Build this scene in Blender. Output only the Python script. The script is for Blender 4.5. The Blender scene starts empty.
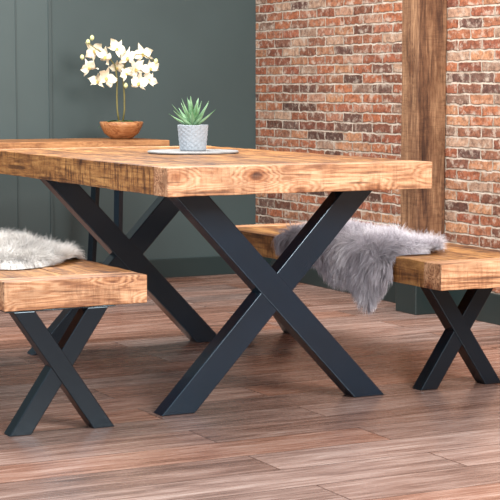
import bpy, bmesh, math, random
from mathutils import Vector, noise, Matrix
random.seed(7)
S = bpy.context.scene
S.view_settings.view_transform = 'Standard'
COL = S.collection

# ------------------------------------------------------------------ materials
def new_mat(name):
    m = bpy.data.materials.new(name); m.use_nodes = True
    nt = m.node_tree; nt.nodes.clear()
    out = nt.nodes.new('ShaderNodeOutputMaterial')
    b = nt.nodes.new('ShaderNodeBsdfPrincipled')
    nt.links.new(b.outputs[0], out.inputs[0])
    return m, nt, b
def N(nt, t, **k):
    n = nt.nodes.new(t)
    for a, v in k.items(): setattr(n, a, v)
    return n
def L(nt, a, b): nt.links.new(a, b)
def srgb(r, g, b):
    f = lambda c: ((c/255+0.055)/1.055)**2.4 if c/255 > 0.04045 else c/255/12.92
    return (f(r), f(g), f(b), 1)
def ramp(nt, stops, interp='LINEAR'):
    n = N(nt, 'ShaderNodeValToRGB'); cr = n.color_ramp; cr.interpolation = interp
    while len(cr.elements) < len(stops): cr.elements.new(0.5)
    for e, (p, c) in zip(cr.elements, stops): e.position = p; e.color = c
    return n
def math_n(nt, op, a, b=None, clamp=False):
    n = N(nt, 'ShaderNodeMath', operation=op); n.use_clamp = clamp
    for i, v in enumerate((a, b)):
        if v is None: continue
        if isinstance(v, (int, float)): n.inputs[i].default_value = v
        else: L(nt, v, n.inputs[i])
    return n.outputs[0]
def mixc(nt, mode, fac, a, b):
    n = N(nt, 'ShaderNodeMix', data_type='RGBA', blend_type=mode)
    for i, v in ((0, fac), (6, a), (7, b)):
        if isinstance(v, (int, float)): n.inputs[i].default_value = v
        elif isinstance(v, tuple): n.inputs[i].default_value = v
        else: L(nt, v, n.inputs[i])
    return n.outputs[2]
def noise_n(nt, vec, detail=4, rough=0.5, dist=0.0, scale=1):
    n = N(nt, 'ShaderNodeTexNoise'); n.inputs['Scale'].default_value = scale; n.inputs['Detail'].default_value = detail
    n.inputs['Roughness'].default_value = rough; n.inputs['Distortion'].default_value = dist
    L(nt, vec, n.inputs['Vector']); return n.outputs['Fac']

def wood_mat(name, axis, dark, mid, light, saw=0.35, knots=0.5, rough=0.55, wave=0.04, blotch=0.8, cracks=0.5):
    m, nt, b = new_mat(name)
    tc = N(nt, 'ShaderNodeTexCoord')
    at = N(nt, 'ShaderNodeAttribute', attribute_name='tint')
    off = N(nt, 'ShaderNodeVectorMath', operation='SCALE'); off.inputs[0].default_value = (7.3, 5.1, 3.7)
    L(nt, at.outputs['Fac'], off.inputs['Scale'])
    add = N(nt, 'ShaderNodeVectorMath', operation='ADD')
    L(nt, tc.outputs['Object'], add.inputs[0]); L(nt, off.outputs[0], add.inputs[1])
    P = add.outputs[0]
    def mp(al, ac):
        n = N(nt, 'ShaderNodeMapping'); L(nt, P, n.inputs[0])
        n.inputs['Scale'].default_value = {'X': (al, ac, ac), 'Y': (ac, al, ac), 'Z': (ac, ac, al)}[axis]
        return n.outputs[0]
    vk = N(nt, 'ShaderNodeTexVoronoi'); vk.inputs['Scale'].default_value = 1
    L(nt, mp(5.0, 8.5), vk.inputs['Vector'])
    sel = N(nt, 'ShaderNodeSeparateColor'); L(nt, vk.outputs['Color'], sel.inputs[0])
    pick = math_n(nt, 'GREATER_THAN', sel.outputs[0], 1-knots)
    n1 = noise_n(nt, mp(1.0, 14), 4, 0.5, 0.35)
    kd = math_n(nt, 'MULTIPLY', math_n(nt, 'SUBTRACT', 0.45, vk.outputs['Distance'], True), pick)
    g = math_n(nt, 'ADD', n1, math_n(nt, 'MULTIPLY', kd, 0.9))
    wv = math_n(nt, 'SINE', math_n(nt, 'MULTIPLY', g, 75))
    n2 = noise_n(nt, mp(9, 95), 6, 0.7)
    gg = math_n(nt, 'ADD', math_n(nt, 'MULTIPLY', wv, wave), math_n(nt, 'ADD', math_n(nt, 'MULTIPLY', n1, 0.5), math_n(nt, 'MULTIPLY', n2, 0.5)))
    r = ramp(nt, [(0.36, srgb(*dark)), (0.48, srgb(*mid)), (0.62, srgb(*light))]); L(nt, gg, r.inputs[0])
    c = r.outputs[0]
    ns = noise_n(nt, mp(90, 12), 5, 0.75, 0.4)
    rs = ramp(nt, [(0.41, (0.30, 0.21, 0.14, 1)), (0.53, (1.04, 1.04, 1.04, 1))]); L(nt, ns, rs.inputs[0])
    nb = noise_n(nt, mp(5, 6), 6, 0.65)
    rb = ramp(nt, [(0.40, (0, 0, 0, 1)), (0.53, (1, 1, 1, 1))]); L(nt, nb, rb.inputs[0])
    sf = math_n(nt, 'MULTIPLY', rb.outputs[0], saw)
    c = mixc(nt, 'MULTIPLY', sf, c, rs.outputs[0])
    nl = noise_n(nt, mp(5, 11), 8, 0.7)
    rl = ramp(nt, [(0.40, (0.45, 0.34, 0.25, 1)), (0.53, (1.04, 1.03, 1.02, 1))]); L(nt, nl, rl.inputs[0])
    c = mixc(nt, 'MULTIPLY', blotch, c, rl.outputs[0])
    nc = noise_n(nt, mp(2.5, 60), 3, 0.5)
    rc = ramp(nt, [(0.32, (0.22, 0.15, 0.10, 1)), (0.38, (1, 1, 1, 1))]); L(nt, nc, rc.inputs[0])
    c = mixc(nt, 'MULTIPLY', cracks, c, rc.outputs[0])
    if knots:
        kr = ramp(nt, [(0.0, (0.10, 0.045, 0.02, 1)), (0.10, (0.2, 0.10, 0.05, 1)), (0.14, (0.6, 0.42, 0.28, 1)), (0.28, (1, 1, 1, 1))])
        nk = noise_n(nt, P, 3, 0.5, 0, 50)
        L(nt, math_n(nt, 'ADD', vk.outputs['Distance'], math_n(nt, 'MULTIPLY', math_n(nt, 'SUBTRACT', nk, 0.5), 0.12)), kr.inputs[0])
        c = mixc(nt, 'MULTIPLY', math_n(nt, 'MULTIPLY', pick, 0.92), c, kr.outputs[0])
    hv = N(nt, 'ShaderNodeHueSaturation'); L(nt, c, hv.inputs['Color'])
    L(nt, math_n(nt, 'ADD', math_n(nt, 'MULTIPLY', at.outputs['Fac'], 0.5), 0.75), hv.inputs['Value'])
    L(nt, hv.outputs[0], b.inputs['Base Color'])
    b.inputs['Roughness'].default_value = rough
    bp = N(nt, 'ShaderNodeBump'); bp.inputs['Strength'].default_value = 0.65; bp.inputs['Distance'].default_value = 0.004
    L(nt, math_n(nt, 'ADD', gg, math_n(nt, 'MULTIPLY', ns, 0.5)), bp.inputs['Height'])
    L(nt, bp.outputs[0], b.inputs['Normal'])
    return m

WL = wood_mat('oiled_pine_length', 'Y', (98, 59, 30), (160, 108, 58), (200, 148, 88), 1.0, rough=0.45, blotch=0.85, cracks=0.8)
WE = wood_mat('oiled_pine_end', 'X', (136, 88, 58), (196, 144, 104), (224, 180, 142), 0.35, 0.85, wave=0.07, blotch=0.55, cracks=0.8)
WC = wood_mat('console_pine', 'X', (112, 70, 40), (164, 112, 68), (190, 140, 92), 0.2)
WP = wood_mat('post_timber', 'Z', (84, 54, 36), (128, 90, 62), (168, 130, 96), 0.35, 0.35, 0.75, 0.03, 0.6, 0.7)

def simple(name, col, rough=0.5, metal=0.0, var=0.0, scale=30, bump=0.0, sheen=0.0, spec=None, vcol=None):
    m, nt, b = new_mat(name)
    tc = N(nt, 'ShaderNodeTexCoord')
    n = N(nt, 'ShaderNodeTexNoise'); n.inputs['Scale'].default_value = scale; n.inputs['Detail'].default_value = 4
    L(nt, tc.outputs['Object'], n.inputs['Vector'])
    c1 = tuple(x*(1-var) for x in srgb(*col)[:3])+(1,)
    c2 = srgb(*vcol) if vcol else tuple(min(1, x*(1+var)) for x in srgb(*col)[:3])+(1,)
    r = ramp(nt, [(0.35, c1), (0.65, c2)]); L(nt, n.outputs['Fac'], r.inputs[0])
    L(nt, r.outputs[0], b.inputs['Base Color'])
    b.inputs['Roughness'].default_value = rough; b.inputs['Metallic'].default_value = metal
    if sheen: b.inputs['Sheen Weight'].default_value = sheen
    if spec is not None: b.inputs['Specular IOR Level'].default_value = spec
    if bump:
        bp = N(nt, 'ShaderNodeBump'); bp.inputs['Strength'].default_value = bump; bp.inputs['Distance'].default_value = 0.003
        L(nt, n.outputs['Fac'], bp.inputs['Height']); L(nt, bp.outputs[0], b.inputs['Normal'])
    return m

METAL = simple('blue_black_powder_coat', (7, 25, 40), 0.26, 0.0, 0.12, 8, 0.0, spec=0.8)
METALB = simple('black_powder_coat', (6, 15, 24), 0.26, 0.0, 0.12, 8, 0.0, spec=0.65)
for mm in (METAL, METALB):
    mm.node_tree.nodes['Principled BSDF'].inputs['Specular Tint'].default_value = (0.7, 0.88, 1.0, 1)
PAINT = simple('dark_green_grey_paint', (58, 72, 72), 0.55, 0, 0.05, 3, 0)
PAINTL = simple('green_grey_panel_paint', (64, 78, 78), 0.5, 0, 0.05, 3, 0)
PAINT2 = simple('dark_green_gloss', (34, 47, 47), 0.35, 0, 0.05, 3, 0)
PAINT3 = simple('panel_groove_paint', (55, 68, 68), 0.5, 0, 0.05, 3, 0)

def brick_mat():
    m, nt, b = new_mat('brick_wall')
    tc = N(nt, 'ShaderNodeTexCoord'); sp = N(nt, 'ShaderNodeSeparateXYZ'); L(nt, tc.outputs['Object'], sp.inputs[0])
    cb = N(nt, 'ShaderNodeCombineXYZ'); L(nt, sp.outputs['Y'], cb.inputs['X']); L(nt, sp.outputs['Z'], cb.inputs['Y'])
    nd = N(nt, 'ShaderNodeTexNoise'); nd.inputs['Scale'].default_value = 24; nd.inputs['Detail'].default_value = 7; nd.inputs['Roughness'].default_value = .6; L(nt, cb.outputs[0], nd.inputs['Vector'])
    sc = N(nt, 'ShaderNodeVectorMath', operation='MULTIPLY_ADD'); L(nt, nd.outputs['Color'], sc.inputs[0])
    sc.inputs[1].default_value = (0.036, 0.022, 0); L(nt, cb.outputs[0], sc.inputs[2])
    br = N(nt, 'ShaderNodeTexBrick'); L(nt, sc.outputs[0], br.inputs['Vector'])
    br.inputs['Scale'].default_value = 1; br.inputs['Brick Width'].default_value = 0.18; br.inputs['Row Height'].default_value = 0.047
    br.inputs['Mortar Size'].default_value = 0.0062; br.inputs['Mortar Smooth'].default_value = 0.6; br.inputs['Bias'].default_value = 0
    br.inputs['Color1'].default_value = (0, 0, 0, 1); br.inputs['Color2'].default_value = (1, 1, 1, 1); br.inputs['Mortar'].default_value = (0.5, 0.5, 0.5, 1)
    r = ramp(nt, [(0.0, srgb(82, 56, 47)), (0.13, srgb(172, 102, 68)), (0.27, srgb(126, 74, 56)), (0.4, srgb(194, 140, 102)), (0.52, srgb(150, 84, 60)), (0.64, srgb(180, 112, 76)), (0.76, srgb(102, 70, 60)), (0.88, srgb(186, 150, 124)), (1.0, srgb(164, 90, 62))], 'LINEAR')
    L(nt, br.outputs['Color'], r.inputs[0])
    n2 = noise_n(nt, cb.outputs[0], 7, 0.72, 0, 40)
    r2 = ramp(nt, [(0.38, (0.38, 0.33, 0.32, 1)), (0.57, (1.1, 1.1, 1.1, 1))]); L(nt, n2, r2.inputs[0])
    c = mixc(nt, 'MULTIPLY', 0.85, r.outputs[0], r2.outputs[0])
    n3 = noise_n(nt, cb.outputs[0], 8, 0.7, 0, 21)
    r3 = ramp(nt, [(0.51, (0, 0, 0, 1)), (0.63, (0.75, 0.75, 0.75, 1))]); L(nt, n3, r3.inputs[0])
    c = mixc(nt, 'MIX', r3.outputs[0], c, srgb(202, 184, 166))
    n4 = noise_n(nt, cb.outputs[0], 5, 0.6, 0, 12)
    r4 = ramp(nt, [(0.4, srgb(170, 155, 138)), (0.6, srgb(216, 203, 186))]); L(nt, n4, r4.inputs[0])
    c = mixc(nt, 'MIX', math_n(nt, 'MULTIPLY', br.outputs['Fac'], 0.92), c, r4.outputs[0])
    L(nt, c, b.inputs['Base Color']); b.inputs['Roughness'].default_value = 0.9
    bp = N(nt, 'ShaderNodeBump'); bp.inputs['Strength'].default_value = 0.9; bp.inputs['Distance'].default_value = 0.009
    h = math_n(nt, 'SUBTRACT', math_n(nt, 'MULTIPLY', n2, 0.7), br.outputs['Fac']); L(nt, h, bp.inputs['Height'])
    L(nt, bp.outputs[0], b.inputs['Normal'])
    return m
def floor_mat():
    m, nt, b = new_mat('wood_plank_floor')
    tc = N(nt, 'ShaderNodeTexCoord')
    br = N(nt, 'ShaderNodeTexBrick'); L(nt, tc.outputs['Object'], br.inputs['Vector'])
    br.offset = 0.37
    br.inputs['Scale'].default_value = 1; br.inputs['Brick Width'].default_value = 1.25; br.inputs['Row Height'].default_value = 0.19
    br.inputs['Mortar Size'].default_value = 0.0020; br.inputs['Mortar Smooth'].default_value = 0.2; br.inputs['Bias'].default_value = 0
    br.inputs['Color1'].default_value = (0, 0, 0, 1); br.inputs['Color2'].default_value = (1, 1, 1, 1); br.inputs['Mortar'].default_value = (0.5, 0.5, 0.5, 1)
    sep = N(nt, 'ShaderNodeSeparateColor'); L(nt, br.outputs['Color'], sep.inputs[0]); rnd = sep.outputs[0]
    off = N(nt, 'ShaderNodeVectorMath', operation='SCALE'); off.inputs[0].default_value = (13, 4, 9); L(nt, rnd, off.inputs['Scale'])
    ad = N(nt, 'ShaderNodeVectorMath', operation='ADD'); L(nt, tc.outputs['Object'], ad.inputs[0]); L(nt, off.outputs[0], ad.inputs[1])
    def mp(s):
        n = N(nt, 'ShaderNodeMapping'); L(nt, ad.outputs[0], n.inputs[0]); n.inputs['Scale'].default_value = s; return n.outputs[0]
    n1 = noise_n(nt, mp((2.4, 24, 1)), 7, 0.62, 0.5)
    n2 = noise_n(nt, mp((7, 110, 1)), 5, 0.6)
    g = math_n(nt, 'ADD', math_n(nt, 'MULTIPLY', n1, 0.6), math_n(nt, 'MULTIPLY', n2, 0.4))
    g = math_n(nt, 'ADD', g, math_n(nt, 'MULTIPLY', math_n(nt, 'SUBTRACT', rnd, 0.5), 0.06))
    r = ramp(nt, [(0.33, srgb(94, 66, 56)), (0.43, srgb(126, 93, 80)), (0.50, srgb(147, 112, 98)), (0.58, srgb(166, 134, 121)), (0.68, srgb(186, 160, 148))]); L(nt, g, r.inputs[0])
    hv = N(nt, 'ShaderNodeHueSaturation'); L(nt, r.outputs[0], hv.inputs['Color'])
    L(nt, math_n(nt, 'ADD', math_n(nt, 'MULTIPLY', math_n(nt, 'FRACT', math_n(nt, 'MULTIPLY', rnd, 7.31)), 0.45), 0.78), hv.inputs['Saturation'])
    L(nt, math_n(nt, 'ADD', math_n(nt, 'MULTIPLY', rnd, 0.26), 0.84), hv.inputs['Value'])
    c = mixc(nt, 'MIX', br.outputs['Fac'], hv.outputs[0], srgb(74, 52, 44))
    L(nt, c, b.inputs['Base Color'])
    L(nt, math_n(nt, 'ADD', math_n(nt, 'MULTIPLY', n2, 0.2), 0.16), b.inputs['Roughness'])
    b.inputs['Specular IOR Level'].default_value = 0.8
    bp = N(nt, 'ShaderNodeBump'); bp.inputs['Strength'].default_value = 0.15; bp.inputs['Distance'].default_value = 0.002
    L(nt, math_n(nt, 'SUBTRACT', g, br.outputs['Fac']), bp.inputs['Height']); L(nt, bp.outputs[0], b.inputs['Normal'])
    return m
BRICK = brick_mat(); FLOOR = floor_mat()

# ------------------------------------------------------------------ mesh helpers
class MB:
    def __init__(s): s.v = []; s.f = []; s.mi = []; s.t = []
    def add(s, vs, fs, mi=0, t=0.5):
        o = len(s.v); s.v += [tuple(p) for p in vs]
        for f in fs: s.f.append(tuple(i+o for i in f)); s.mi.append(mi); s.t.append(t)
    def box(s, x0, x1, y0, y1, z0, z1, mi=0, t=0.5):
        s.add([(x0,y0,z0),(x1,y0,z0),(x1,y1,z0),(x0,y1,z0),(x0,y0,z1),(x1,y0,z1),(x1,y1,z1),(x0,y1,z1)],
              [(0,3,2,1),(4,5,6,7),(0,1,5,4),(1,2,6,5),(2,3,7,6),(3,0,4,7)], mi, t)
    def tube(s, pts, rad, seg=8, mi=0, t=0.5):
        pts = [Vector(p) for p in pts]; vs = []; fs = []
        for i, p in enumerate(pts):
            d = (pts[min(i+1, len(pts)-1)]-pts[max(i-1, 0)]).normalized()
            a = d.cross(Vector((0.3, 1, 0.2))).normalized(); b = d.cross(a)
            r = rad[i] if isinstance(rad, (list, tuple)) else rad
            for k in range(seg):
                w = 2*math.pi*k/seg; vs.append(p+a*math.cos(w)*r+b*math.sin(w)*r)
        for i in range(len(pts)-1):
            for k in range(seg):
                fs.append((i*seg+k, i*seg+(k+1) % seg, (i+1)*seg+(k+1) % seg, (i+1)*seg+k))
        fs.append(tuple(range(seg))[::-1]); fs.append(tuple((len(pts)-1)*seg+k for k in range(seg)))
        s.add(vs, fs, mi, t)
    def lathe(s, prof, seg=40, mi=0, t=0.5, fn=None):
        vs = []; fs = []
        for r, z in prof:
            for k in range(seg):
                w = 2*math.pi*k/seg; rr = r*(fn(w, z) if fn else 1)
                vs.append((rr*math.cos(w), rr*math.sin(w), z))
        for i in range(len(prof)-1):
            for k in range(seg):
                fs.append((i*seg+k, i*seg+(k+1) % seg, (i+1)*seg+(k+1) % seg, (i+1)*seg+k))
        fs.append(tuple(range(seg))[::-1]); fs.append(tuple((len(prof)-1)*seg+k for k in range(seg)))
        s.add(vs, fs, mi, t)
    def obj(s, name, mats, parent=None, loc=(0,0,0), smooth=False, bevel=0, label=None, recalc=True):
        me = bpy.data.meshes.new(name); me.from_pydata(s.v, [], s.f)
        for m in mats: me.materials.append(m)
        me.polygons.foreach_set('material_index', s.mi)
        a = me.attributes.new('tint', 'FLOAT', 'FACE'); a.data.foreach_set('value', s.t)
        if smooth: me.polygons.foreach_set('use_smooth', [True]*len(s.f))
        me.update()
        if recalc:
            bm = bmesh.new(); bm.from_mesh(me); bmesh.ops.recalc_face_normals(bm, faces=bm.faces); bm.to_mesh(me); bm.free()
        o = bpy.data.objects.new(name, me); COL.objects.link(o); o.location = loc
        if parent: o.parent = parent
        if bevel:
            md = o.modifiers.new('bevel', 'BEVEL'); md.width = bevel; md.segments = 2; md.limit_method = 'ANGLE'
        if label: o['label'] = label
        return o
def top(name, loc, label, cat, group=None):
    e = bpy.data.objects.new(name, None); COL.objects.link(e); e.location = loc; e.empty_display_size = 0.1
    e['label'] = label; e['category'] = cat
    if group: e['group'] = group
    return e

# ------------------------------------------------------------------ room (X = table width, Y = table length)
WX, WY = 4.149, 8.03
def struct(mb, name, mats, bevel=0):
    o = mb.obj(name, mats, bevel=bevel); o['kind'] = 'structure'; return o
m = MB(); m.box(-3.5, WX, -3, WY, -0.05, 0); struct(m, 'floor', [FLOOR])
m = MB(); m.box(-3.5, 2.97, WY, WY+0.1, -0.05, 2.7, 1); m.box(2.97, WX+0.1, WY, WY+0.1, -0.05, 2.7, 0); struct(m, 'wall_back', [PAINT, PAINTL])
m = MB(); m.box(WX, WX+0.1, -3, WY, -0.05, 2.7); struct(m, 'wall_right', [BRICK])
m = MB(); m.box(-3.5, WX-0.018, WY-0.018, WY, 0, 0.10); struct(m, 'baseboard_back', [PAINT2], 0.004)
m = MB(); m.box(WX-0.018, WX, -3, WY, 0, 0.13); struct(m, 'baseboard_right', [PAINT2], 0.004)
m = MB(); m.box(2.965, 2.985, WY-0.006, WY, 0.1, 2.7); struct(m, 'trim_1', [PAINT3], 0.003)
m = MB(); m.box(2.79, 2.798, WY-0.003, WY, 0.1, 2.7); struct(m, 'trim_2', [PAINT3], 0.001)
m = MB(); m.box(3.988, WX-0.018, 6.176, 6.344, 0, 0.145); struct(m, 'trim_3', [PAINT2], 0.004)
# post, standing on the painted plinth
pe = top('wooden_post', (4.0655, 6.26, 0.145), 'rough brown timber post standing against the brick wall', 'post')
m = MB()
n = 60; w0 = 0.066; d0 = 0.07
vs = []; fs = []
for i in range(n+1):
    z = 2.55*i/n
    for k, (sx, sy) in enumerate(((-1,-1),(0,-1),(1,-1),(1,0),(1,1),(0,1),(-1,1),(-1,0))):
        j = 0.006*noise.noise(Vector((k*3.1, z*5, 0)))
        vs.append((sx*w0+(j if sx < 0 else 0)+(0.016 if sx > 0 else 0), sy*d0+(j if sy else 0), z))
for i in range(n):
    for k in range(8): fs.append((i*8+k, i*8+(k+1) % 8, (i+1)*8+(k+1) % 8, (i+1)*8+k))
fs.append(tuple(range(8))[::-1]); fs.append(tuple(n*8+k for k in range(8)))
m.add(vs, fs); m.obj('timber', [WP], pe, bevel=0.006)

# ------------------------------------------------------------------ X-framed furniture
def xleg(name, parent, x, y, h, at, ab, w, D, mat, plate_w):
    m = MB()
    for sgn, dd in ((1, D), (-1, D-0.005)):
        x1, x2 = -at*sgn, ab*sgn
        th = math.atan2(h, at+ab); hw = w/2/math.sin(th)
        y0, y1 = -dd/2, dd/2
        vs = [(x1-hw, y0, h-0.004), (x1+hw, y0, h-0.004), (x2+hw, y0, 0), (x2-hw, y0, 0)]
        vs += [(a, y1, c) for a, _, c in vs]
        m.add(vs, [(0,1,2,3), (7,6,5,4), (0,4,5,1), (1,5,6,2), (2,6,7,3), (3,7,4,0)])
    m.box(-plate_w/2, plate_w/2, -D*0.5+0.002, D*0.5-0.002, h-0.006, h)
    o = m.obj(name, [mat], parent, (x, y, 0), bevel=0.006)
    o.modifiers['bevel'].segments = 3
    return o
def board(m, x0, x1, y0, y1, z0, z1, axis, mi, t, rr, amp=0.003):
    n = max(4, int((x1-x0 if axis == 'X' else y1-y0)/0.03)); vs = []; fs = []
    sd = rr.random()*50
    for i in range(n+1):
        f = i/n
        for k, (a, z) in enumerate(((0, z0), (1, z0), (1, z1), (0, z1))):
            ja = amp*noise.noise(Vector((f*n*0.45, k*7.7, sd))); jz = amp*noise.noise(Vector((f*n*0.45, k*5.1+30, sd)))
            if axis == 'X': vs.append((x0+(x1-x0)*f, (y0, y1)[a]+ja*(1 if a == 0 else 0.2), z+jz*0.7))
            else: vs.append(((x0, x1)[a]+ja*0.5, y0+(y1-y0)*f, z+jz*0.7))
    for i in range(n):
        for k in range(4): fs.append((i*4+k, i*4+(k+1) % 4, (i+1)*4+(k+1) % 4, (i+1)*4+k))
    fs.append((3, 2, 1, 0)); fs.append(tuple(n*4+k for k in range(4)))
    m.add(vs, fs, mi, t)
def slab_top(name, parent, W, Lg, z0, z1, nb, cap, seed):
    rr = random.Random(seed); m = MB(); bw = (W)/nb
    board(m, -W/2, W/2, -Lg/2, -Lg/2+cap, z0, z1, 'X', 1, rr.uniform(.45, .6), rr)
    board(m, -W/2, W/2, Lg/2-cap, Lg/2, z0, z1, 'X', 1, rr.random(), rr)
    for i in range(nb):
        a = -W/2+i*bw
        board(m, a, a+bw-(0.002 if i < nb-1 else 0), -Lg/2+cap+0.0012, Lg/2-cap-0.0012, z0, z1, 'Y', 0, rr.uniform(0.25, 0.65), rr)
    return m.obj(name, [WL, WE], parent, bevel=0.003)

# table
tx, ty0, ty1 = 2.431, 4.38, 6.06
T = top('dining_table', (tx, (ty0+ty1)/2, 0), 'chunky rustic pine dining table with dark steel X-shaped legs', 'table')
slab_top('tabletop', T, 0.909, ty1-ty0, 0.688, 0.772, 4, 0.10, 3)
for x, y in ((0.02, 4.63), (0.065, 5.92)):
    xleg('leg', T, x, y-(ty0+ty1)/2, 0.688, 0.305, 0.343, 0.083, 0.07, METAL, 0.76)
# benches
def bench(x0, x1, y0, y1, legs, label, seed):
    B = top('bench', ((x0+x1)/2, (y0+y1)/2, 0), label, 'bench', 'rustic benches beside the dining table')
    slab_top('seat', B, x1-x0, y1-y0, 0.366, 0.45, 2, 0.10, seed)
    for lx, y in legs: xleg('leg', B, lx, y-(y0+y1)/2, 0.366, 0.115, 0.13, 0.056, 0.06, METALB, 0.34)
    return B
bench(1.524, 1.968, 4.51, 6.2, ((-0.045, 4.548), (0, 6.0)), 'rustic pine bench with black X legs and a pale sheepskin', 14)
bench(2.904, 3.344, 4.35, 6.0, ((0.035, 4.63), (0.0, 5.955)), 'rustic pine bench with black X legs and a grey sheepskin', 12)

# console
C = top('console_table', (2.6, 7.6, 0), 'slim pine console table with black legs against the dark wall', 'table')
m = MB(); m.box(-0.75, 0.73, -0.25, 0.22, 0.712, 0.752); m.obj('tabletop', [WC], C, bevel=0.003)
for x in (-0.5, 0.5):
    m = MB()
    for ya, yb in ((-0.17, -0.20), (0.11, 0.15)):
        m.tube([(x+0.0, ya, 0.705), (x-0.03, yb, 0)], 0.022, 4)
    m.box(x-0.02, x+0.02, -0.2, 0.14, 0.702, 0.712)
    m.obj('leg', [METALB], C)

# ------------------------------------------------------------------ orchid
WHITE = simple('orchid_petal', (246, 236, 212), 0.55, 0, 0.06, 40); WHITE.node_tree.nodes['Principled BSDF'].inputs['Subsurface Weight'].default_value = 0.12
WHITE.node_tree.nodes['Principled BSDF'].inputs['Subsurface Radius'].default_value = (0.01, 0.01, 0.008)
YEL = simple('orchid_lip', (214, 186, 106), 0.5, 0, 0.15, 60)
BUD = simple('orchid_bud', (212, 216, 160), 0.5, 0, 0.1, 60)
STEM = simple('orchid_stem', (112, 104, 56), 0.5, 0, 0.2, 40)
LEAF = simple('orchid_leaf', (52, 92, 44), 0.4, 0, 0.2, 30)
COPPER = wood_mat('turned_wood_bowl', 'X', (112, 66, 38), (164, 106, 64), (196, 142, 96), 0.0, 0, 0.4, 0.05, 0.5, 0.2)
MOSS = simple('moss', (96, 84, 46), 0.95, 0, 0.4, 80, 0.6)
O = top('potted_orchid', (3.183, 7.6, 0.752), 'white artificial orchid in a round brown wooden bowl on the console', 'plant')
m = MB(); m.lathe([(0.045, 0), (0.052, 0.004), (0.084, 0.028), (0.102, 0.062), (0.108, 0.083), (0.104, 0.086), (0.099, 0.082), (0.090, 0.07)], 44)
m.obj('bowl', [COPPER], O, smooth=True)
m = MB(); m.lathe([(0.092, 0.066), (0.091, 0.076), (0.06, 0.086), (0.03, 0.090), (0.005, 0.091)], 30, fn=lambda w, z: 1+0.01*math.sin(9*w))
m.obj('moss', [MOSS], O, smooth=True)
R = Vector((math.cos(math.radians(-27.1)), math.sin(math.radians(-27.1)), 0)); F = Vector((-R.y, R.x, 0))
pxm = 1660/8.21
def op(u, v, d=0.0):  # layout of the spray in the plant's own frame
    return R*((u-122)/pxm)+F*d+Vector((0, 0, (139-v)/pxm))
stems = [[(120,124,0),(118,110,0),(117.5,96,0.01),(118,80,0.01),(116,66,0.01),(108,56,0),(98,50,-0.02),(90,44,-0.03)],
         [(123,124,0.01),(125,110,0.01),(125,96,0.01),(124,80,0.01),(126,64,0),(134,56,-0.01),(144,55,-0.02),(155,62,-0.03)]]
for st in stems:
    m = MB(); m.tube([op(*p) for p in st], [0.0045, .0043, .0042, .004, .0035, .003, .0025, .002], 8, 0)
    m.obj('stem', [STEM], O, smooth=True)
def leafmesh(m, base, direc, up, Ln, W, droop, mi=0, n=10, fold=0.25):
    direc = direc.normalized(); side = direc.cross(up).normalized(); vs = []; fs = []
    for i in range(n+1):
        t = i/n; c = base+direc*(Ln*t)+up*(0.0)+Vector((0, 0, -droop*t*t*Ln))
        ww = W*math.sin(math.pi*min(1, (t*0.93+0.07)))**0.6*(1-0.2*t)
        vs += [c-side*ww+up*ww*fold, c, c+side*ww+up*ww*fold]
    for i in range(n):
        for k in (0, 1): fs.append((i*3+k, i*3+k+1, i*3+k+4, i*3+k+3))
    m.add(vs, fs, mi)
rr = random.Random(5)
for k, (ang, ln) in enumerate(((0.2, .12), (2.9, .13), (1.6, .10), (4.2, .10), (5.3, .11))):
    m = MB(); d = Vector((math.cos(ang), math.sin(ang), 0.35))
    leafmesh(m, Vector((0, 0, 0.083)), d, Vector((-d.x*0.3, -d.y*0.3, 1)).normalized(), ln, 0.02, 0.6)
    o = m.obj('leaf', [LEAF], O, smooth=True, recalc=False)
def flower(name, parent, pos, facing, size, roll, mats, fr):
    m = MB()
    Z = facing.normalized(); X = Vector((0, 0, 1)).cross(Z).normalized(); Y = Z.cross(X)
    c, s = math.cos(roll), math.sin(roll); X, Y = X*c+Y*s, Y*c-X*s
    def P(x, y, z): return X*x*size+Y*y*size+Z*z*size
    for k, (a, ln, wd) in enumerate(((90, 1.05, .30), (215, 1.0, .28), (325, 1.0, .28), (14, 1.1, .50), (166, 1.1, .50))):
        a = math.radians(a+fr.uniform(-14, 14)); nx = 8; ny = 6; vs = []; fs = []
        ln *= fr.uniform(.85, 1.2); cur = fr.uniform(-.35, .6); tw = fr.uniform(-.3, .3)
        for i in range(nx+1):
            t = i/nx; w = wd*(math.sin(math.pi*min(.97, 0.06+t*0.92))**0.7)
            if k < 3: w *= (1-0.35*t)
            for j in range(ny+1):
                q = (j/ny-0.5)*2
                r = 0.06+t*ln*(1-0.16*q*q)
                zz = 0.2*t - cur*t*t + 0.12*(q*q)*t + 0.08*math.sin(5*q+k*2+a)*t + tw*q*t
                if k >= 3: zz += 0.06
                x = r*math.cos(a)-q*w*math.sin(a); y = r*math.sin(a)+q*w*math.cos(a)
                vs.append(P(x, y, zz))
        for i in range(nx):
            for j in range(ny):
                b0 = i*(ny+1)+j; fs.append((b0, b0+1, b0+ny+2, b0+ny+1))
        m.add(vs, fs, 0)
    for cx, cy, cz, rx, ry, rz in ((0, -.14, .22, .12, .18, .08), (0, .02, .2, .08, .10, .12), (.11, -.08, .2, .06, .11, .08), (-.11, -.08, .2, .06, .11, .08)):
        vs = []; fs = []; a, b2 = 8, 6
        for i in range(b2+1):
            ph = math.pi*i/b2
            for j in range(a):
                th = 2*math.pi*j/a; vs.append(P(cx+rx*math.sin(ph)*math.cos(th), cy+ry*math.sin(ph)*math.sin(th), cz+rz*math.cos(ph)))
        for i in range(b2):
            for j in range(a): fs.append((i*a+j, i*a+(j+1) % a, (i+1)*a+(j+1) % a, (i+1)*a+j))
        m.add(vs, fs, 1)
    return m.obj(name, mats, parent, pos, smooth=True, recalc=False)
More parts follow.
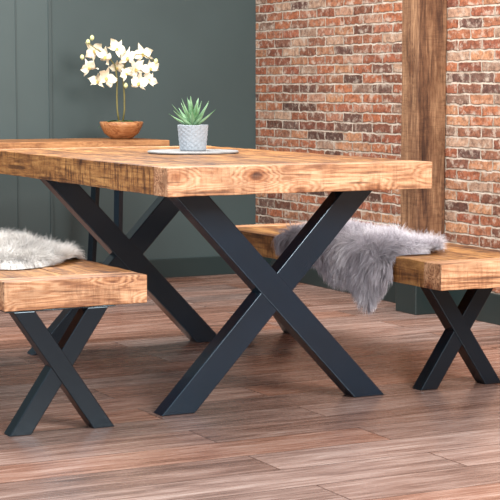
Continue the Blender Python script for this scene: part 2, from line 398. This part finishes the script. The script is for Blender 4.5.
fl = [(95,52,.048),(91,68,.042),(108,58,.048),(107,79,.05),(119,50,.044),(130,59,.048),(144,55,.048),(137,70,.048),(151,69,.044),(141,84,.048),(98,82,.042),(118,68,.038),(150,80,.036),(127,74,.034)]
for i, (u, v, sz) in enumerate(fl):
    fc = -F*1.0+R*rr.uniform(-.8, .8)+Vector((0, 0, rr.uniform(-.6, .3)))
    flower('flower', O, op(u, v, rr.uniform(-.05, .03)), fc, sz, rr.uniform(-.8, .8), [WHITE, YEL], rr)
for (u, v) in ((157,62),(90,43),(94,39),(84,58),(127,86)):
    m = MB(); p = op(u, v, -.02); m.tube([p+Vector((0,0,-.014)), p+Vector((0,0,-.007)), p, p+Vector((0,0,.009)), p+Vector((0,0,.014))], [.002,.009,.011,.008,.001], 10)
    m.obj('bud', [BUD], O, smooth=True)

# ------------------------------------------------------------------ slab tray + succulent
SLATE = simple('pale_slate', (140, 140, 140), 0.6, 0, 0.2, 25, 0.2)
m = MB(); m.lathe([(0.158, 0), (0.162, 0.002), (0.162, 0.006), (0.159, 0.008)], 60)
t = m.obj('serving_slab', [SLATE], None, (2.51, 5.34, 0.7735), smooth=False, bevel=0.001)
t['label'] = 'thin round grey slate mat lying on the dining table'; t['category'] = 'serving board'
ZP = 0.7815
SU = top('potted_succulent', (2.507, 5.335, ZP), 'small spiky green succulent in a pale blue-grey textured pot', 'plant')
POT = simple('blue_grey_concrete', (164, 172, 180), 0.75, 0, 0.12, 120, 0.3)
m = MB()
prof = [(0.043, 0), (0.046, 0.003)]+[(0.046+0.008*i/48, 0.003+0.084*i/48) for i in range(1, 49)]+[(0.054, 0.091), (0.050, 0.091), (0.048, 0.08)]
def relief(w, z):
    if not 0.006 < z < 0.086: return 1
    a = w*14/math.pi; zz = z/0.008
    d = abs(math.sin(math.pi*(a+zz)/2))*abs(math.sin(math.pi*(a-zz)/2))
    return 1+0.045*(d**0.5)-0.025
m.lathe(prof, 224, fn=relief)
m.obj('pot', [POT], SU, smooth=True)
m = MB(); m.lathe([(0.0475, 0.078), (0.04, 0.083), (0.01, 0.085)], 24); m.obj('soil', [MOSS], SU, smooth=True)
SUC = simple('succulent_green', (92, 142, 94), 0.5, 0, 0.2, 20, 0, vcol=(152, 192, 150))
ang = 0
for k in range(22):
    ring = k/22; ang += 2.4; el = math.radians(18+62*ring); ln = 0.08+0.018*rr.random()
    d = Vector((math.cos(ang)*math.cos(el), math.sin(ang)*math.cos(el), math.sin(el)))
    sd = d.cross(Vector((0, 0, 1))).normalized(); upv = sd.cross(d)
    m = MB(); vs = []; fs = []; n = 9
    for i in range(n+1):
        q = i/n; c = Vector((0, 0, 0.083))+d*ln*q+Vector((0, 0, 0.018*q*q))
        w = 0.0125*(1-q)**0.75*(0.7+0.6*math.sin(math.pi*q))+0.0004
        vs += [c-sd*w+upv*w*.35, c-upv*w*.45, c+sd*w+upv*w*.35, c+upv*w*.12]
    for i in range(n):
        for j in range(4): fs.append((i*4+j, i*4+(j+1) % 4, i*4+4+(j+1) % 4, i*4+4+j))
    fs += [(3, 2, 1, 0), (n*4, n*4+1, n*4+2, n*4+3)]
    m.add(vs, fs); m.obj('leaf', [SUC], SU, smooth=True)

# ------------------------------------------------------------------ sheepskins
def fur_mat(name, a, bcol, c):
    m, nt, b = new_mat(name)
    at = N(nt, 'ShaderNodeAttribute', attribute_name='tint')
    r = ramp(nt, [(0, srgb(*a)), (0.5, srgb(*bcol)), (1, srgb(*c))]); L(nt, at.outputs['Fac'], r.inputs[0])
    L(nt, r.outputs[0], b.inputs['Base Color']); b.inputs['Roughness'].default_value = 0.7
    b.inputs['Sheen Weight'].default_value = 0.3
    return m
FURG = fur_mat('grey_fur', (134, 128, 136), (188, 182, 190), (242, 239, 243))
FURW = fur_mat('pale_fur', (150, 145, 141), (218, 213, 208), (250, 248, 244))
def fur(name, surf, count, flen, mat, label, limit, seed, tb=0.55, clump=1.0):
    rr = random.Random(seed); m = MB()
    NS, NT = 60, 40
    grid = [[surf(i/NS, j/NT) for j in range(NT+1)] for i in range(NS+1)]
    vs = [p[0] for row in grid for p in row]
    m.add(vs, [(i*(NT+1)+j, i*(NT+1)+j+1, (i+1)*(NT+1)+j+1, (i+1)*(NT+1)+j) for i in range(NS) for j in range(NT)], 0, 0.5)
    V = m.v; Fc = m.f; T = m.t; MI = m.mi
    for _ in range(count):
        s, tt = rr.random(), rr.random()
        if rr.random() < 0.2:
            if rr.random() < .5: s = rr.choice((0.0, 1.0))
            else: tt = rr.choice((0.0, 1.0))
        p, nn = surf(s, tt)
        cl = (noise.noise_vector(p*13)*0.9+noise.noise_vector(p*36)*0.6)*clump
        fl = noise.noise_vector(p*4+Vector((seed, 0, 0)))
        out = (surf(min(1, s+.02), tt)[0]-surf(max(0, s-.02), tt)[0]).normalized()*((s-.5)*2)**5 + \
              (surf(s, min(1, tt+.02))[0]-surf(s, max(0, tt-.02))[0]).normalized()*((tt-.5)*2)**5
        d = (nn*0.42+cl*0.9+fl*0.9+out*0.8+Vector((rr.uniform(-1, 1), rr.uniform(-1, 1), rr.uniform(-1, 1)))*0.28).normalized()
        if d.dot(nn) < 0.08: d = (d-nn*(d.dot(nn)-0.12)).normalized()
        ln = flen*rr.uniform(0.6, 1.15)*(1+0.25*noise.noise(p*14))
        wd = rr.uniform(0.0006, 0.0010)
        side = d.cross(Vector((rr.uniform(-1, 1), rr.uniform(-1, 1), rr.uniform(-1, 1)))).normalized()
        q = Vector(p); dd = d.copy(); o = len(V); k = 5
        for i in range(k):
            t_ = i/k; w = wd*(1-t_*0.75)
            V.append(tuple(limit(q-side*w))); V.append(tuple(limit(q+side*w)))
            dd = (dd+Vector((0, 0, -0.24))+cl*0.10).normalized(); q = q+dd*(ln/k)
        V.append(tuple(limit(q)))
        tint = min(1, max(0, tb+0.55*noise.noise(p*6+Vector((3, 0, seed)))+0.3*noise.noise(p*26)+rr.uniform(-.12, .12)))
        for i in range(k-1):
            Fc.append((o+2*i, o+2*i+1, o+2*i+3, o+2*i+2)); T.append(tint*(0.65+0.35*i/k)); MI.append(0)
        Fc.append((o+2*k-2, o+2*k-1, o+2*k)); T.append(min(1, tint*1.15)); MI.append(0)
    ob = m.obj(name, [mat], None, recalc=False)
    ob['label'] = label; ob['category'] = 'sheepskin throw'
    return ob
ZB = 0.4535
BX = 2.904
def surfR(s, t):
    y = 4.66+(5.42-4.66)*s
    e = math.sin(math.pi*min(1, max(0, s*0.9+0.06)))**0.45
    x0 = 3.04+0.12*e+0.02*math.sin(9*s)
    hang = 0.02+0.14*math.exp(-((s-0.17)/0.15)**2)+0.085*math.exp(-((s-0.45)/0.16)**2)+0.03*math.exp(-((s-.78)/.12)**2)
    tot = (x0-BX)+hang*1
    q = t*tot; xe = BX+0.021; R_ = 0.03; flat = x0-xe
    lump = 0.02*(noise.noise(Vector((s*4, t*3, 2)))+0.9)*math.sin(math.pi*min(1, max(0, s)))**0.5*math.sin(math.pi*min(1, max(0.02, t*0.95+.03)))**0.5
    if q < flat:
        return Vector((x0-q, y, ZB+0.010+lump)), Vector((0, 0, 1))
    a = (q-flat)/R_
    if a < math.pi/2:
        nn = Vector((-math.sin(a), 0, math.cos(a)))
        return Vector((xe, y, ZB+0.010-R_))+nn*(R_+lump), nn
    z = ZB+0.010-R_-(q-flat-R_*math.pi/2)
    yy = y-(0.05*(0.27-s))*((ZB-z)/0.2)
    return Vector((xe-R_-lump*0.7-0.008*math.sin(12*s), yy-0.04*(ZB-z)/0.2, z)), Vector((-1, 0, 0))
def limR(p):
    p = Vector(p)
    if BX-0.004 < p.x < BX+0.442:
        if p.z < ZB:
            if p.x < BX+0.036 and p.z < ZB-0.01: p.x = BX-0.006
            else: p.z = ZB
    return p
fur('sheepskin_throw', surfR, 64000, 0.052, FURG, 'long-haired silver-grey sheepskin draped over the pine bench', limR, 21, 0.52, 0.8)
def surfL(s, t):
    y0 = 4.86; y = y0+(5.83-y0)*s
    e = math.sin(math.pi*min(1, max(0, s*0.9+0.05)))**0.4
    x1 = 1.77+0.21*e+0.012*math.sin(11*s); x0 = 1.75-0.20*e
    y += 0.10*(t-0.4)*(1-s)
    lump = 0.014*(noise.noise(Vector((s*4, t*3, 9)))+1.1)*math.sin(math.pi*min(1, max(0, s)))**0.5*math.sin(math.pi*t)**0.5 if 0 < t < 1 else 0
    return Vector((x0+(x1-x0)*t, y, ZB+0.010+lump)), Vector((0, 0, 1))
def limL(p):
    p = Vector(p)
    if 1.50 < p.x < 1.985 and p.z < ZB: p.z = ZB
    elif p.x >= 1.985 and p.z < ZB-0.03: p.z = ZB-0.03
    return p
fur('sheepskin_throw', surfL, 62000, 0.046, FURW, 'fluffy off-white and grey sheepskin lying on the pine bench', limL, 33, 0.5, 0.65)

# ------------------------------------------------------------------ lights + world
w = bpy.data.worlds.new('world'); S.world = w; w.use_nodes = True
bg = w.node_tree.nodes['Background']; bg.inputs[0].default_value = (0.92, 0.96, 1.0, 1); bg.inputs[1].default_value = 0.78
def area(name, loc, tgt, size, energy, col=(1, 1, 1)):
    l = bpy.data.lights.new(name, 'AREA'); l.energy = energy; l.size = size; l.color = col
    o = bpy.data.objects.new(name, l); COL.objects.link(o); o.location = loc
    o.rotation_euler = (Vector(tgt)-Vector(loc)).to_track_quat('-Z', 'Y').to_euler(); return o
area('window_light', (2.9, 0.6, 2.4), (2.8, 5.2, 0.5), 1.5, 265, (1, 0.98, 0.95))
area('ceiling_light', (2.3, 6.0, 2.9), (2.4, 5.7, 0), 1.5, 150, (1, 0.98, 0.95))
area('side_fill_light', (-2.6, 4.8, 1.7), (2.6, 5.4, 0.5), 1.5, 100, (0.9, 0.95, 1.0))  # cool fill lamp added to put sheen on the legs' left faces

# ------------------------------------------------------------------ camera
cd = bpy.data.cameras.new('camera'); cam = bpy.data.objects.new('camera', cd); COL.objects.link(cam)
cd.sensor_width = 36; cd.lens = 1665/500*36; cd.clip_end = 100
cam.location = (0, 0, 1.0)
cam.rotation_euler = (math.radians(90-5.54), 0, math.radians(-27.13))
S.camera = cam
